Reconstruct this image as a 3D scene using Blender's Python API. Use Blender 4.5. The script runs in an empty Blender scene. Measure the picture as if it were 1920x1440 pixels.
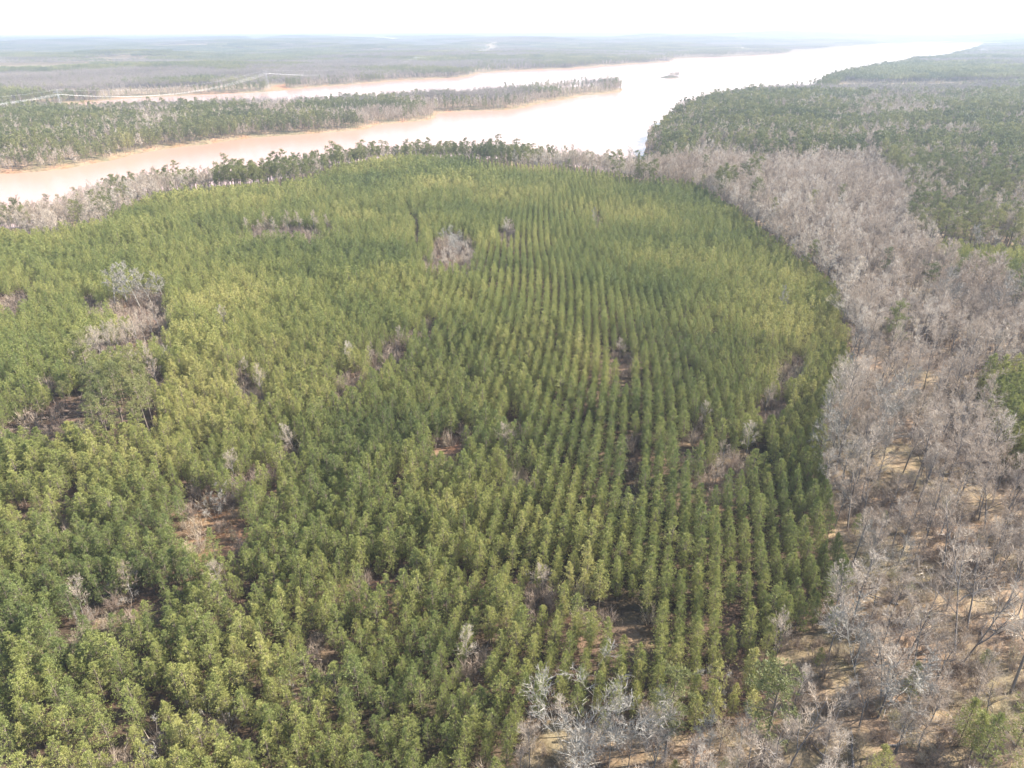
import bpy, math, random
import numpy as np
from mathutils import Vector, Matrix
R = math.radians
random.seed(7); rng = np.random.default_rng(7)
sc = bpy.context.scene
col = sc.collection

# ------------------------------------------------------------------ camera, sky, sun, exposure
CAMZ = 100.0; F = 1331.0; PITCH = R(26.17); ROLL = R(0.50)
cam_d = bpy.data.cameras.new('camera'); cam = bpy.data.objects.new('camera', cam_d); col.objects.link(cam)
cam_d.sensor_width = 36.0; cam_d.lens = F / 1920 * 36; cam_d.clip_start = 1; cam_d.clip_end = 90000
M = Matrix.Rotation(math.pi/2 - PITCH, 3, 'X') @ Matrix.Rotation(-ROLL, 3, 'Z')
cam.matrix_world = Matrix.Translation((0, 0, CAMZ)) @ M.to_4x4()
sc.camera = cam
MN = np.array(M)                     # columns: camera axes in the world
SUN_AZ = R(82); SUN_EL = R(35)
w = bpy.data.worlds.new('World'); sc.world = w; w.use_nodes = True
nt = w.node_tree; bg = nt.nodes['Background']
sky = nt.nodes.new('ShaderNodeTexSky'); sky.sky_type = 'NISHITA'; sky.sun_disc = False
sky.sun_elevation = SUN_EL; sky.sun_rotation = SUN_AZ; sky.altitude = 100
sky.air_density = 1.0; sky.dust_density = 0.8; sky.ozone_density = 1.0
nt.links.new(sky.outputs[0], bg.inputs[0]); bg.inputs[1].default_value = 0.12
sd_ = bpy.data.lights.new('sun', 'SUN'); sd_.energy = 5.0; sd_.angle = R(0.5); sd_.color = (1, 0.965, 0.905)
sun = bpy.data.objects.new('sun', sd_); col.objects.link(sun)
sdir = Vector((math.sin(SUN_AZ)*math.cos(SUN_EL), math.cos(SUN_AZ)*math.cos(SUN_EL), math.sin(SUN_EL)))
sun.rotation_euler = sdir.to_track_quat('Z', 'Y').to_euler()
sun.location = (200, 0, 160)
sc.view_settings.view_transform = 'Standard'; sc.view_settings.look = 'None'
sc.view_settings.gamma = 1; sc.view_settings.exposure = 1.95
HAZE = 1.8e-4
sc.cycles.use_denoising = True; sc.cycles.max_bounces = 5; sc.cycles.diffuse_bounces = 3; sc.cycles.transmission_bounces = 3
sc.cycles.glossy_bounces = 2; sc.cycles.volume_bounces = 1; sc.cycles.transparent_max_bounces = 4
sc.cycles.caustics_reflective = False; sc.cycles.caustics_refractive = False

# ------------------------------------------------------------------ pixels of the 1920x1440 picture to the world and back
def W(px, py, z=0.0):
    d = MN @ np.array([(px-960)/F, -(py-720)/F, -1.0])
    if d[2] > -1e-3: d[2] = -1e-3
    t = (z - CAMZ) / d[2]
    return np.array([d[0]*t, d[1]*t])
def proj(x, y, z):
    x, y, z = np.broadcast_arrays(np.asarray(x, float), y, z)
    v = np.stack([x, y, z-CAMZ], -1) @ MN
    dz = -v[..., 2]
    s = np.where(dz > 0.1, dz, 0.1)
    return 960+F*v[..., 0]/s, 720-F*v[..., 1]/s, dz

# ------------------------------------------------------------------ noise
_P = rng.random((256, 256))
def vnoise(x, y):
    x = np.asarray(x, float); y = np.asarray(y, float)
    xi = np.floor(x).astype(int); yi = np.floor(y).astype(int)
    fx = x-xi; fy = y-yi; fx = fx*fx*(3-2*fx); fy = fy*fy*(3-2*fy)
    a = _P[xi & 255, yi & 255]; b = _P[(xi+1) & 255, yi & 255]
    c = _P[xi & 255, (yi+1) & 255]; d = _P[(xi+1) & 255, (yi+1) & 255]
    return (a*(1-fx)+b*fx)*(1-fy)+(c*(1-fx)+d*fx)*fy
def fbm(x, y, s, o=4, seed=0.0):
    r = 0; amp = 0.5; t = 0; f = 1.0/s
    for k in range(o):
        r = r+amp*vnoise(np.asarray(x)*f+seed+17.3*k, np.asarray(y)*f+seed*1.7+9.1*k); t += amp; amp *= 0.5; f *= 2.03
    return r/t

# ------------------------------------------------------------------ lake outline (its two arms, the wooded strip between them, the far shore)
LAKE = [(-500,470),(0,430),(40,427),(90,418),(130,398),(165,380),(225,364),(325,357),(375,354),(480,343),(540,334),(590,318),
 (670,303),(725,303),(850,298),(960,299),(1040,306),(1120,318),(1180,326),(1222,322),(1250,308),(1246,301),(1216,297),(1208,285),
 (1216,262),(1240,248),(1258,240),(1256,229),(1290,209),(1335,197),(1410,184),(1520,177),(1530,171),(1560,153),(1635,135),(1685,128),
 (1710,119),(1760,116),(1805,103),(1838,92),(1856,87),(1848,82.5),(1760,81),(1660,85),(1555,92),(1535,97),(1410,105),(1265,110),
 (1255,116),(1160,122),(1060,129),(960,133),(900,137),(870,145),(750,151),(585,164),(535,169),(490,173),(425,176),(260,183),(210,187),
 (120,195),(30,197),(16,204),(30,212),(80,217),(150,221),(350,213),(425,210),(640,204),(780,193),(850,190),(960,178),(1060,166),(1150,162),
 (1166,168),(1160,173),(1092,179),(1050,188),(960,205),(820,212),(810,224),(700,235),(690,242),(590,250),(500,256),(440,262),
 (380,271),(320,277),(250,289),(210,300),(125,316),(65,322),(0,326),(-500,352)]
def wiggly(poly, n, amp, seed):
    pts = np.array([W(a, b) for a, b in poly]); out = []
    for i in range(len(pts)):
        p, q = pts[i], pts[(i+1) % len(pts)]; L = np.hypot(*(q-p))
        k = int(min(n, max(1, L//12)))
        nrm = np.array([-(q-p)[1], (q-p)[0]])/max(L, 1e-6)
        for j in range(k):
            t = j/k; c = p+(q-p)*t
            a = min(amp, L*0.12)*math.sin(math.pi*t)**0.5 if k > 1 else 0
            out.append(c+nrm*a*2*(fbm(c[0], c[1], 60, 3, seed)-0.5))
    return np.array(out)
LAKEW = wiggly(LAKE, 14, 14, 3.1)
ISLE = np.array([W(a, b) for a, b in [(1237,146),(1250,147.5),(1268,147),(1274,145),(1270,142.5),(1252,142.5),(1240,144)]])
def inside(poly, x, y):
    x = np.asarray(x, float); y = np.asarray(y, float); r = np.zeros(x.shape, bool)
    n = len(poly)
    for i in range(n):
        x0, y0 = poly[i]; x1, y1 = poly[(i+1) % n]
        if y0 == y1: continue
        c = ((y0 > y) != (y1 > y)) & (x < (x1-x0)*(y-y0)/(y1-y0)+x0)
        r ^= c
    return r
def dist(poly, x, y):
    x = np.asarray(x, float); y = np.asarray(y, float); d = np.full(x.shape, 1e18)
    n = len(poly)
    for i in range(n):
        a = poly[i]; b = poly[(i+1) % n]; e = b-a; L2 = max(e @ e, 1e-9)
        t = np.clip(((x-a[0])*e[0]+(y-a[1])*e[1])/L2, 0, 1)
        d = np.minimum(d, (x-a[0]-t*e[0])**2+(y-a[1]-t*e[1])**2)
    return np.sqrt(d)
def shore(x, y):                      # > 0 on land, < 0 in the lake
    a = dist(LAKEW, x, y)*np.where(inside(LAKEW, x, y), -1, 1)
    b = dist(ISLE, x, y)*np.where(inside(ISLE, x, y), 1, -1)
    return np.maximum(a, b)
RIDGES = [(*W(1500, 77), 900, 420, 62), (*W(1250, 82), 700, 300, 34), (*W(760, 78), 1300, 420, 48), (*W(350, 84), 900, 300, 40), (*W(130, 92), 700, 260, 34), (*W(1000, 92), 420, 150, 26), (*W(560, 100), 420, 150, 24), (*W(250, 118), 330, 110, 22), (*W(700, 118), 300, 100, 16), (*W(1880, 84), 900, 420, 40)]
def height(x, y, sd=None):
    x = np.asarray(x, float); y = np.asarray(y, float)
    if sd is None: sd = shore(x, y)
    r = np.hypot(x, y)
    land = np.maximum(sd, 0)
    h = 6*(1-np.exp(-land/22))+(fbm(x, y, 90, 3, 2.0)-0.5)*4*(1-np.exp(-land/60))
    far = np.clip((r-900)/5000, 0, 1)
    h = h+(1-np.exp(-land/350))*(fbm(x, y, 900, 4, 5.0)-0.28)*(75*far)
    h = h+(1-np.exp(-land/900))*np.clip((r-4500)/8000, 0, 1)*np.clip(fbm(x, y, 3000, 4, 8.0)-0.36, 0, 1)*300
    for bx, by, bw, bd, bh in RIDGES:
        h = h+bh*np.exp(-((x-bx)/bw)**2-((y-by)/bd)**2)*(1-np.exp(-land/500))
    return np.where(sd > 0, np.clip(h, np.minimum(sd*0.02, 5), 112), np.maximum(sd*0.12, -4))

# ------------------------------------------------------------------ material helpers
def new_mat(name):
    m = bpy.data.materials.new(name); m.use_nodes = True
    n = m.node_tree.nodes; n.clear(); out = n.new('ShaderNodeOutputMaterial')
    return m, m.node_tree, out
def N(t, kind, **kw):
    n = t.nodes.new(kind)
    for k, v in kw.items(): setattr(n, k, v)
    return n
def ramp(t, fac, stops):
    r = N(t, 'ShaderNodeValToRGB'); el = r.color_ramp.elements
    while len(el) < len(stops): el.new(0.5)
    for e, (p, c) in zip(el, stops): e.position = p; e.color = (*c, 1)
    t.links.new(fac, r.inputs[0]); return r.outputs[0]
def mix(t, fac, a, b):
    m = N(t, 'ShaderNodeMix', data_type='RGBA')
    for s, v in ((m.inputs[0], fac), (m.inputs[6], a), (m.inputs[7], b)):
        if hasattr(v, 'links') or hasattr(v, 'is_linked'): t.links.new(v, s)
        elif isinstance(v, (int, float)): s.default_value = v
        else: s.default_value = (*v, 1)
    return m.outputs[2]
def leaf_mat(name, stops, patch=70.0, transl=0.25, patch_amt=0.6):
    """needles or twigs: colour drifts between individual trees and between patches of the wood"""
    m, t, out = new_mat(name)
    oi = N(t, 'ShaderNodeObjectInfo'); geo = N(t, 'ShaderNodeNewGeometry')
    no = N(t, 'ShaderNodeTexNoise'); no.inputs['Scale'].default_value = 1/patch; no.inputs['Detail'].default_value = 2
    t.links.new(oi.outputs['Location'], no.inputs['Vector'])
    mr = N(t, 'ShaderNodeMapRange'); mr.inputs[1].default_value = 0.3; mr.inputs[2].default_value = 0.7
    t.links.new(no.outputs['Fac'], mr.inputs[0])
    mx = N(t, 'ShaderNodeMath', operation='MULTIPLY_ADD'); mx.inputs[1].default_value = patch_amt
    ma = N(t, 'ShaderNodeMath', operation='MULTIPLY'); ma.inputs[1].default_value = 0.8-patch_amt*0.8
    t.links.new(oi.outputs['Random'], ma.inputs[0]); t.links.new(mr.outputs[0], mx.inputs[0]); t.links.new(ma.outputs[0], mx.inputs[2])
    m2 = N(t, 'ShaderNodeMath', operation='MULTIPLY_ADD'); m2.inputs[1].default_value = 0.26; m2.inputs[2].default_value = 0
    t.links.new(geo.outputs['Random Per Island'], m2.inputs[0])
    ad = N(t, 'ShaderNodeMath', operation='ADD', use_clamp=True)
    t.links.new(mx.outputs[0], ad.inputs[0]); t.links.new(m2.outputs[0], ad.inputs[1])
    c = ramp(t, ad.outputs[0], stops)
    df = N(t, 'ShaderNodeBsdfPrincipled'); df.inputs['Roughness'].default_value = 0.55
    df.inputs['Specular IOR Level'].default_value = 0.25
    t.links.new(c, df.inputs['Base Color'])
    if transl > 0:
        tr = N(t, 'ShaderNodeBsdfTranslucent'); t.links.new(c, tr.inputs[0])
        ms = N(t, 'ShaderNodeMixShader'); ms.inputs[0].default_value = transl
        t.links.new(df.outputs[0], ms.inputs[1]); t.links.new(tr.outputs[0], ms.inputs[2]); t.links.new(ms.outputs[0], out.inputs[0])
    else: t.links.new(df.outputs[0], out.inputs[0])
    return m
def plain(name, c, rough=0.7, c2=None, scale=3.0, metal=0.0):
    m, t, out = new_mat(name); b = N(t, 'ShaderNodeBsdfPrincipled'); b.inputs['Roughness'].default_value = rough
    b.inputs['Metallic'].default_value = metal
    tc = N(t, 'ShaderNodeTexCoord'); no = N(t, 'ShaderNodeTexNoise'); no.inputs['Scale'].default_value = scale
    t.links.new(tc.outputs['Object'], no.inputs['Vector'])
    c2 = c2 or tuple(v*0.75 for v in c)
    t.links.new(mix(t, no.outputs['Fac'], c, c2), b.inputs['Base Color']); t.links.new(b.outputs[0], out.inputs[0])
    return m
M_NEEDLE = leaf_mat('young_pine_needles', [(0.0, (0.068, 0.086, 0.034)), (0.35, (0.150, 0.174, 0.052)), (0.7, (0.255, 0.254, 0.072)), (1.0, (0.42, 0.37, 0.13))])
M_TALL = leaf_mat('tall_pine_needles', [(0.0, (0.060, 0.075, 0.032)), (0.5, (0.135, 0.145, 0.052)), (1.0, (0.25, 0.23, 0.085))], transl=0.25)
M_TWIG = leaf_mat('bare_twigs', [(0.0, (0.23, 0.165, 0.11)), (0.5, (0.38, 0.30, 0.225)), (1.0, (0.53, 0.455, 0.37))], transl=0.1, patch_amt=0.35)
M_PALE = leaf_mat('pale_bark', [(0.0, (0.20, 0.17, 0.135)), (1.0, (0.29, 0.26, 0.215))], transl=0.0)
M_BRUSH = leaf_mat('brush_twigs', [(0.0, (0.13, 0.09, 0.065)), (0.4, (0.24, 0.175, 0.13)), (0.75, (0.36, 0.28, 0.205)), (1.0, (0.38, 0.34, 0.18))], transl=0.15, patch=14, patch_amt=0.55)
M_BARK = plain('pine_bark', (0.16, 0.115, 0.085), 0.9, (0.09, 0.07, 0.055), 4)
M_GREYBARK = plain('grey_bark', (0.19, 0.165, 0.145), 0.9, (0.10, 0.085, 0.075), 2)
M_FAR_SHADED = leaf_mat('distant_twigs_shade_darkened', [(0.0, (0.13, 0.105, 0.085)), (1.0, (0.27, 0.225, 0.19))], transl=0.1, patch=200)  # twig colour darkened to stand in for self-shading the far stands lack

# ------------------------------------------------------------------ mesh helpers
class MB:
    def __init__(s): s.v = []; s.n = 0; s.q = []; s.t = []; s.qm = []; s.tm = []
    def tris(s, P, m=0):                                 # P: (k,3,3)
        k = len(P)
        if not k: return
        s.v.append(P.reshape(-1, 3)); s.t.append(s.n+np.arange(3*k).reshape(k, 3)); s.tm.append(np.full(k, m)); s.n += 3*k
    def raw(s, V, Fc, m=0):
        V = np.asarray(V, float); Fc = np.asarray(Fc, int); s.v.append(V)
        if Fc.shape[1] == 4: s.q.append(Fc+s.n); s.qm.append(np.full(len(Fc), m))
        else: s.t.append(Fc+s.n); s.tm.append(np.full(len(Fc), m))
        s.n += len(V)
    def tube(s, P, Rr, k=5, m=0):
        P = np.asarray(P, float); V = []; Fc = []
        for i in range(len(P)):
            d = P[min(i+1, len(P)-1)]-P[max(i-1, 0)]; d = d/max(np.linalg.norm(d), 1e-9)
            a = np.cross(d, [0.31, 0.92, 0.23] if abs(d[2]) > 0.8 else [0, 0, 1.0]); a /= np.linalg.norm(a); b = np.cross(d, a)
            for j in range(k):
                th = 2*math.pi*j/k; V.append(P[i]+Rr[i]*(a*math.cos(th)+b*math.sin(th)))
        for i in range(len(P)-1):
            for j in range(k):
                Fc.append((i*k+j, i*k+(j+1) % k, (i+1)*k+(j+1) % k, (i+1)*k+j))
        s.raw(V, Fc, m)
    def box(s, c, d, m=0, rz=0.0):
        x, y, z = [v/2 for v in d]; V = np.array([(a*x, b*y, e*z) for e in (-1, 1) for a, b in ((-1, -1), (1, -1), (1, 1), (-1, 1))])
        cr, sr = math.cos(rz), math.sin(rz); V = V @ np.array([[cr, sr, 0], [-sr, cr, 0], [0, 0, 1]])+np.asarray(c, float)
        s.raw(V, [(0, 3, 2, 1), (4, 5, 6, 7), (0, 1, 5, 4), (1, 2, 6, 5), (2, 3, 7, 6), (3, 0, 4, 7)], m)
    def mesh(s, name, mats):
        me = bpy.data.meshes.new(name)
        V = np.concatenate(s.v) if s.v else np.zeros((0, 3))
        Q = np.concatenate(s.q) if s.q else np.zeros((0, 4), int); T = np.concatenate(s.t) if s.t else np.zeros((0, 3), int)
        me.vertices.add(len(V)); me.vertices.foreach_set('co', V.astype(np.float32).ravel())
        nl = Q.size+T.size; me.loops.add(nl); me.loops.foreach_set('vertex_index', np.concatenate([Q.ravel(), T.ravel()]).astype(np.int32))
        nf = len(Q)+len(T); me.polygons.add(nf)
        st = np.concatenate([np.arange(len(Q))*4, Q.size+np.arange(len(T))*3]).astype(np.int32)
        me.polygons.foreach_set('loop_start', st)
        mi = np.concatenate([*(s.qm or []), *(s.tm or [])]) if nf else np.zeros(0)
        me.polygons.foreach_set('material_index', mi.astype(np.int32))
        for m in mats: me.materials.append(m)
        me.update(calc_edges=True); return me
def unit(v): return v/np.maximum(np.linalg.norm(v, axis=-1, keepdims=True), 1e-9)
def blades(P0, D, L, Wd):
    """thin triangles rooted at P0 along D"""
    n = len(P0); side = unit(np.cross(D, rng.normal(size=(n, 3))))*(Wd/2)[:, None]
    mid = P0+D*(L*0.35)[:, None]
    return np.stack([mid-side, mid+side, P0+D*L[:, None]], 1)
def link(o, parent=None):
    col.objects.link(o)
    if parent: o.parent = parent
    return o
def tag(o, label, cat, group=None, kind=None):
    if label: o['label'] = label
    if cat: o['category'] = cat
    if group: o['group'] = group
    if kind: o['kind'] = kind
    return o

# ------------------------------------------------------------------ trees
def young_pine(H, rad, whorls, per, tufts, bl, bw, blen, seed):
    """plantation pine: stiff trunk, whorls of up-swept branches carrying needle tufts; returns trunk MB, crown MB"""
    g = np.random.default_rng(seed); T = MB(); C = MB()
    lean = g.normal(0, 0.012, 2)*H
    T.tube([(0, 0, -0.6), (lean[0]*.2, lean[1]*.2, H*.4), (lean[0], lean[1], H*.97)], [0.13, 0.1, 0.03], 5)
    P0 = []; D0 = []
    zs = np.linspace(0.24*H, 0.97*H, whorls)
    lop = g.uniform(0, 2*math.pi); lam = g.uniform(0.05, 0.3)
    for i, z in enumerate(zs):
        t = (z-0.24*H)/(0.73*H)
        prof = (0.72+0.55*t/0.3 if t < 0.3 else 1.27*(1-((t-0.3)/0.74)**1.35))
        prof = min(prof, 1.15)
        axis = lean*(z/H)
        a0 = g.uniform(0, 6.28)
        for k in range(max(3, int(per*(1-0.35*t)))):
            if g.random() < 0.08: continue
            th = a0+k*2*math.pi/per+g.normal(0, 0.3)
            Lb = rad*prof*g.uniform(0.6, 1.22)*(1+lam*math.cos(th-lop))+0.15
            up = 0.28+0.75*t+g.normal(0, 0.13)
            d = np.array([math.cos(th), math.sin(th), up]); d /= np.linalg.norm(d)
            base = np.array([axis[0], axis[1], z+g.normal(0, 0.12)])
            for j in range(tufts):
                u = 0.3+0.7*(j+g.random())/tufts
                p = base+d*Lb*u+g.normal(0, 0.10+0.13*Lb*u, 3)*np.array([1, 1, 0.8])
                P0.append(p); D0.append(unit(d+np.array([0, 0, 0.75+0.5*u])))
            if bl > 6: C.tube([base, base+d*Lb*0.95], [0.03, 0.012], 3, 1)
    P0 = np.array(P0); D0 = np.array(D0); n = len(P0)
    P = np.repeat(P0, bl, 0)+g.normal(0, 0.05, (n*bl, 3)); D = unit(np.repeat(D0, bl, 0)+g.normal(0, 0.62, (n*bl, 3)))
    C.tris(blades(P, D, blen*g.uniform(0.7, 1.3, n*bl), bw*g.uniform(0.7, 1.3, n*bl)))
    return T, C
def tall_pine(H, rad, limbs, clumps, bl, bw, blen, seed, low=0.5):
    """old pine: long clear trunk, irregular rounded crown of separate needle clumps on crooked limbs"""
    g = np.random.default_rng(seed); T = MB(); C = MB()
    lean = g.normal(0, 0.02, 2)*H
    tp = lambda t: np.array([lean[0]*t*t, lean[1]*t*t, H*t])
    T.tube([tp(0)-[0, 0, .6], tp(.3), tp(.6), tp(.97)], [0.26, 0.22, 0.16, 0.05], 6)
    P0 = []; D0 = []
    for i in range(limbs):
        t = low+(0.98-low)*((i+g.random())/limbs)
        s = (t-low)/(1-low); pr = rad*(0.55+1.0*math.sin(math.pi*min(1, s*0.9+0.12))**0.8*0.6)*g.uniform(0.55, 1.2)
        if s > 0.85: pr *= 0.6
        th = g.uniform(0, 6.28); up = g.uniform(0.05, 0.45)+0.6*s
        d = unit(np.array([math.cos(th), math.sin(th), up])); b = tp(t)
        e = b+d*pr; mid = (b+e)/2+g.normal(0, 0.15, 3)
        if bl > 8: T.tube([b, mid, e], [0.09, 0.06, 0.02], 3)
        for j in range(clumps):
            u = 0.45+0.6*(j+g.random())/clumps
            c = b+d*pr*u+g.normal(0, 0.45, 3)*np.array([1, 1, .55])
            k = 5
            off = g.normal(0, 0.36, (k, 3))*np.array([1, 1, .6])
            for o in off: P0.append(c+o); D0.append(unit(d*0.6+np.array([0, 0, 0.8])+o*0.8))
    P0 = np.array(P0); D0 = np.array(D0); n = len(P0)
    P = np.repeat(P0, bl, 0)+g.normal(0, 0.08, (n*bl, 3)); D = unit(np.repeat(D0, bl, 0)+g.normal(0, 0.7, (n*bl, 3)))
    C.tris(blades(P, D, blen*g.uniform(0.7, 1.3, n*bl), bw*g.uniform(0.7, 1.3, n*bl)))
    return T, C
def bare_tree(H, spread, n1, n2, n3, n4, tw, seed, low=0.35, stems=1, thick=1.0, sides=5):
    """leafless hardwood: trunk, limbs, branches as tubes, twigs as thin tapering strips"""
    g = np.random.default_rng(seed); T = MB(); C = MB(); SP = []; SD = []; SL = []; SW = []
    def path(p, d, L, r, n, bend, upw):
        P = [p]; Rr = [r]
        for i in range(n):
            d = unit(d+g.normal(0, bend, 3)+np.array([0, 0, upw])); P.append(P[-1]+d*L/n); Rr.append(r*(1-0.8*(i+1)/n))
        return np.array(P), Rr
    def at(P, t):
        s = t*(len(P)-1); i = min(int(s), len(P)-2); f = s-i
        return P[i]*(1-f)+P[i+1]*f, unit(P[i+1]-P[i])
    def side(d, a):
        s = unit(np.cross(d, g.normal(size=3))); return unit(d*math.cos(a)+s*math.sin(a))
    for st in range(stems):
        if stems == 1: d0 = np.array([g.normal(0, .04), g.normal(0, .04), 1.0]); p0 = np.array([0, 0, -0.6])
        else:
            th = 2*math.pi*st/stems+g.uniform(-.4, .4); d0 = np.array([math.cos(th)*.38, math.sin(th)*.38, 1.0]); p0 = np.array([math.cos(th)*.25, math.sin(th)*.25, -0.6])
        TP, TR = path(p0, unit(d0), H*0.9, 0.009*H*thick/(stems**0.5), 5, 0.05, 0.05)
        T.tube(TP, TR, sides)
        m1 = max(3, n1//stems)
        for i in range(m1):
            t = low+(0.99-low)*(i+g.random()*0.9)/m1
            b, dd = at(TP, min(t, .99)); s = (t-low)/(1-low)
            L1 = spread*(1.05-0.55*s)*g.uniform(0.7, 1.15); r1 = 0.0038*H*(1.1-0.7*s)*thick
            P1, R1 = path(b, side(dd, R(g.uniform(38, 62)-12*s)), L1, r1, 4, 0.13, 0.10)
            T.tube(P1, R1, 4 if n3 > 4 else 3)
            for j in range(n2):
                t2 = 0.25+0.75*(j+g.random())/n2
                b2, d2 = at(P1, min(t2, .99)); L2 = L1*0.45*(1.15-0.6*t2)*g.uniform(.7, 1.2)
                P2, R2 = path(b2, side(d2, R(g.uniform(25, 60))), L2, r1*0.38, 2, 0.15, 0.10)
                if tw < 0.07: C.tube(P2, R2, 3)
                else: SP.append(P2[0]); SD.append(unit(P2[-1]-P2[0])); SL.append(L2); SW.append(max(tw, r1*.5))
                for k in range(n3):
                    t3 = 0.15+0.85*(k+g.random())/n3
                    b3, d3 = at(P2, min(t3, .99)); L3 = (L2*0.5+0.25)*g.uniform(.6, 1.2)
                    e3 = unit(side(d3, R(g.uniform(20, 60)))+np.array([0, 0, 0.25]))
                    SP.append(b3); SD.append(e3); SL.append(L3); SW.append(tw*1.3)
                    for q in range(n4):
                        u = g.uniform(0.15, 0.95); e4 = unit(side(e3, R(g.uniform(20, 55)))+np.array([0, 0, 0.2]))
                        SP.append(b3+e3*L3*u); SD.append(e4); SL.append(L3*g.uniform(.35, .7)); SW.append(tw*0.8)
    P = np.array(SP); D = np.array(SD); L = np.array(SL); Wd = np.array(SW)
    s_ = unit(np.cross(D, rng.normal(size=P.shape)))*(Wd/2)[:, None]
    C.tris(np.stack([P-s_, P+s_, P+D*L[:, None]], 1))
    return T, C
def shrub(H, rad, n, n2, tw, seed):
    g = np.random.default_rng(seed); T = MB(); C = MB(); SP = []; SD = []; SL = []; SW = []
    for i in range(n):
        th = g.uniform(0, 6.28); a = abs(g.normal(0, 0.55)); d = unit(np.array([math.cos(th)*math.sin(a), math.sin(th)*math.sin(a), math.cos(a)+.1]))
        L = H*g.uniform(.6, 1.1); p = np.array([g.normal(0, rad*.22), g.normal(0, rad*.22), -.2])
        if i < n//3: T.tube([p, p+d*L*.55+g.normal(0, .08, 3), p+d*L], [tw*.8, tw*.6, tw*.25], 3)
        else: SP.append(p); SD.append(d); SL.append(L); SW.append(tw*1.4)
        for j in range(n2):
            u = g.uniform(.25, 1); e = unit(d+g.normal(0, .55, 3)); SP.append(p+d*L*u); SD.append(e); SL.append(L*g.uniform(.2, .5)); SW.append(tw)
    P = np.array(SP); D = np.array(SD); L = np.array(SL); Wd = np.array(SW)
    s_ = unit(np.cross(D, g.normal(size=P.shape)))*(Wd/2)[:, None]
    C.tris(np.stack([P-s_, P+s_, P+D*L[:, None]], 1)); return T, C
def merge(T, C):
    """trunk (slot 1) and crown (slot 0) in one mesh for the uncountable wood"""
    B = MB()
    for src, base in ((C, 0), (T, 1)):
        off = B.n
        B.v += src.v; B.n += src.n
        B.q += [a+off for a in src.q]; B.t += [a+off for a in src.t]
        B.qm += [np.where(a > 0, 1, base) for a in src.qm]; B.tm += [np.where(a > 0, 1, base) for a in src.tm]
    return B

class Kind:
    """a kind of tree with near / middle / far variants; near ones keep trunk and crown as separate meshes"""
    def __init__(s, name, mats): s.name = name; s.mats = mats; s.pairs = []; s.meshes = []; s.lod = {}
    def add(s, lod, T, C):
        i = len(s.meshes); s.lod.setdefault(lod, []).append(i)
        if lod == 0: s.pairs.append((T.mesh(s.name+'_trunk', [s.mats[1]]), C.mesh(s.name+'_crown', s.mats)))
        B = merge(T, C); s.meshes.append(B.mesh(s.name+'_whole', s.mats))
PINE = Kind('pine_tree', [M_NEEDLE, M_BARK]); TALL = Kind('tall_pine', [M_TALL, M_BARK]); BARE = Kind('bare_tree', [M_TWIG, M_GREYBARK]); BUSH = Kind('shrub', [M_BRUSH, M_GREYBARK])
for i in range(8): PINE.add(0, *young_pine(11.2+0.6*(i % 3), 2.05, 17, 6, 5, 10, 0.085, 0.42, 100+i))
for i in range(4): PINE.add(1, *young_pine(11.5+0.5*(i % 3), 2.05, 14, 6, 4, 5, 0.16, 0.55, 120+i))
for i in range(4): PINE.add(2, *young_pine(11.5+0.5*(i % 3), 2.05, 11, 5, 3, 3, 0.34, 0.85, 140+i))
for i in range(5): TALL.add(0, *tall_pine(21+i % 3, 3.3, 26, 4, 11, 0.11, 0.5, 200+i, 0.45))
for i in range(4): TALL.add(1, *tall_pine(21+i % 3, 3.3, 22, 4, 5, 0.22, 0.75, 220+i, 0.45))
for i in range(4): TALL.add(2, *tall_pine(20+i % 3, 3.3, 18, 3, 2, 0.6, 1.3, 240+i, 0.35))
for i in range(6): BARE.add(0, *bare_tree(19, 5.4+.4*(i % 3), 15, 8, 6, 3, 0.042, 300+i, 0.33+.05*(i % 3), thick=1.25))
for i in range(4): BARE.add(1, *bare_tree(19, 5.6, 13, 8, 6, 2, 0.08, 320+i, 0.33+.04*(i % 3), thick=1.2))
for i in range(4): BARE.add(2, *bare_tree(18, 5.2, 12, 7, 4, 0, 0.20, 340+i, 0.25, sides=3, thick=1.4))
for i in range(5): BUSH.add(0, *shrub(2.6, 1.6, 36, 14, 0.035, 400+i))
for i in range(3): BUSH.add(1, *shrub(2.6, 1.6, 20, 10, 0.07, 420+i))

# ------------------------------------------------------------------ which wood grows where (outlines traced on the canopy, laid on the land)
def PW(poly, z): return np.array([W(a, b, z) for a, b in poly])
PLANT = PW([(1300,342),(1380,390),(1425,428),(1475,458),(1530,494),(1570,524),(1580,585),(1594,640),(1603,690),(1566,732),(1550,768),(1546,840),(1552,902),
 (1570,996),(1604,1052),(1592,1082),(1548,1130),(1467,1152),(1462,1240),(1440,1285),(1300,1318),(1180,1300),(1040,1290),(992,1312),(985,1372),(930,1445),(900,1500),
 (880,1900),(-900,1900),(-900,1300),(-900,700),(-500,480),(0,428),(50,435),(100,433),(200,408),(225,388),(280,368),(370,352),(450,347),(560,337),(620,314),(700,298),
 (800,293),(870,292),(960,308),(1050,313),(1140,325),(1200,338)], 13)
YP1 = PW([(1745,452),(1920,470),(2250,490),(2250,590),(1900,545),(1860,505),(1760,500)], 13)
YP2 = PW([(1842,700),(1920,690),(2060,700),(2060,870),(1900,850),(1845,790)], 13)
HARD = PW([(1250,345),(1210,318),(1250,300),(1262,285),(1330,272),(1500,283),(1640,288),(1700,330),(1690,400),(1740,440),(2300,450),(2600,700),(2600,1900),(880,1900),(880,1445),(1000,1280),(1300,1300),(1440,1200),(1500,900),(1500,500)], 16)
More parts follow.
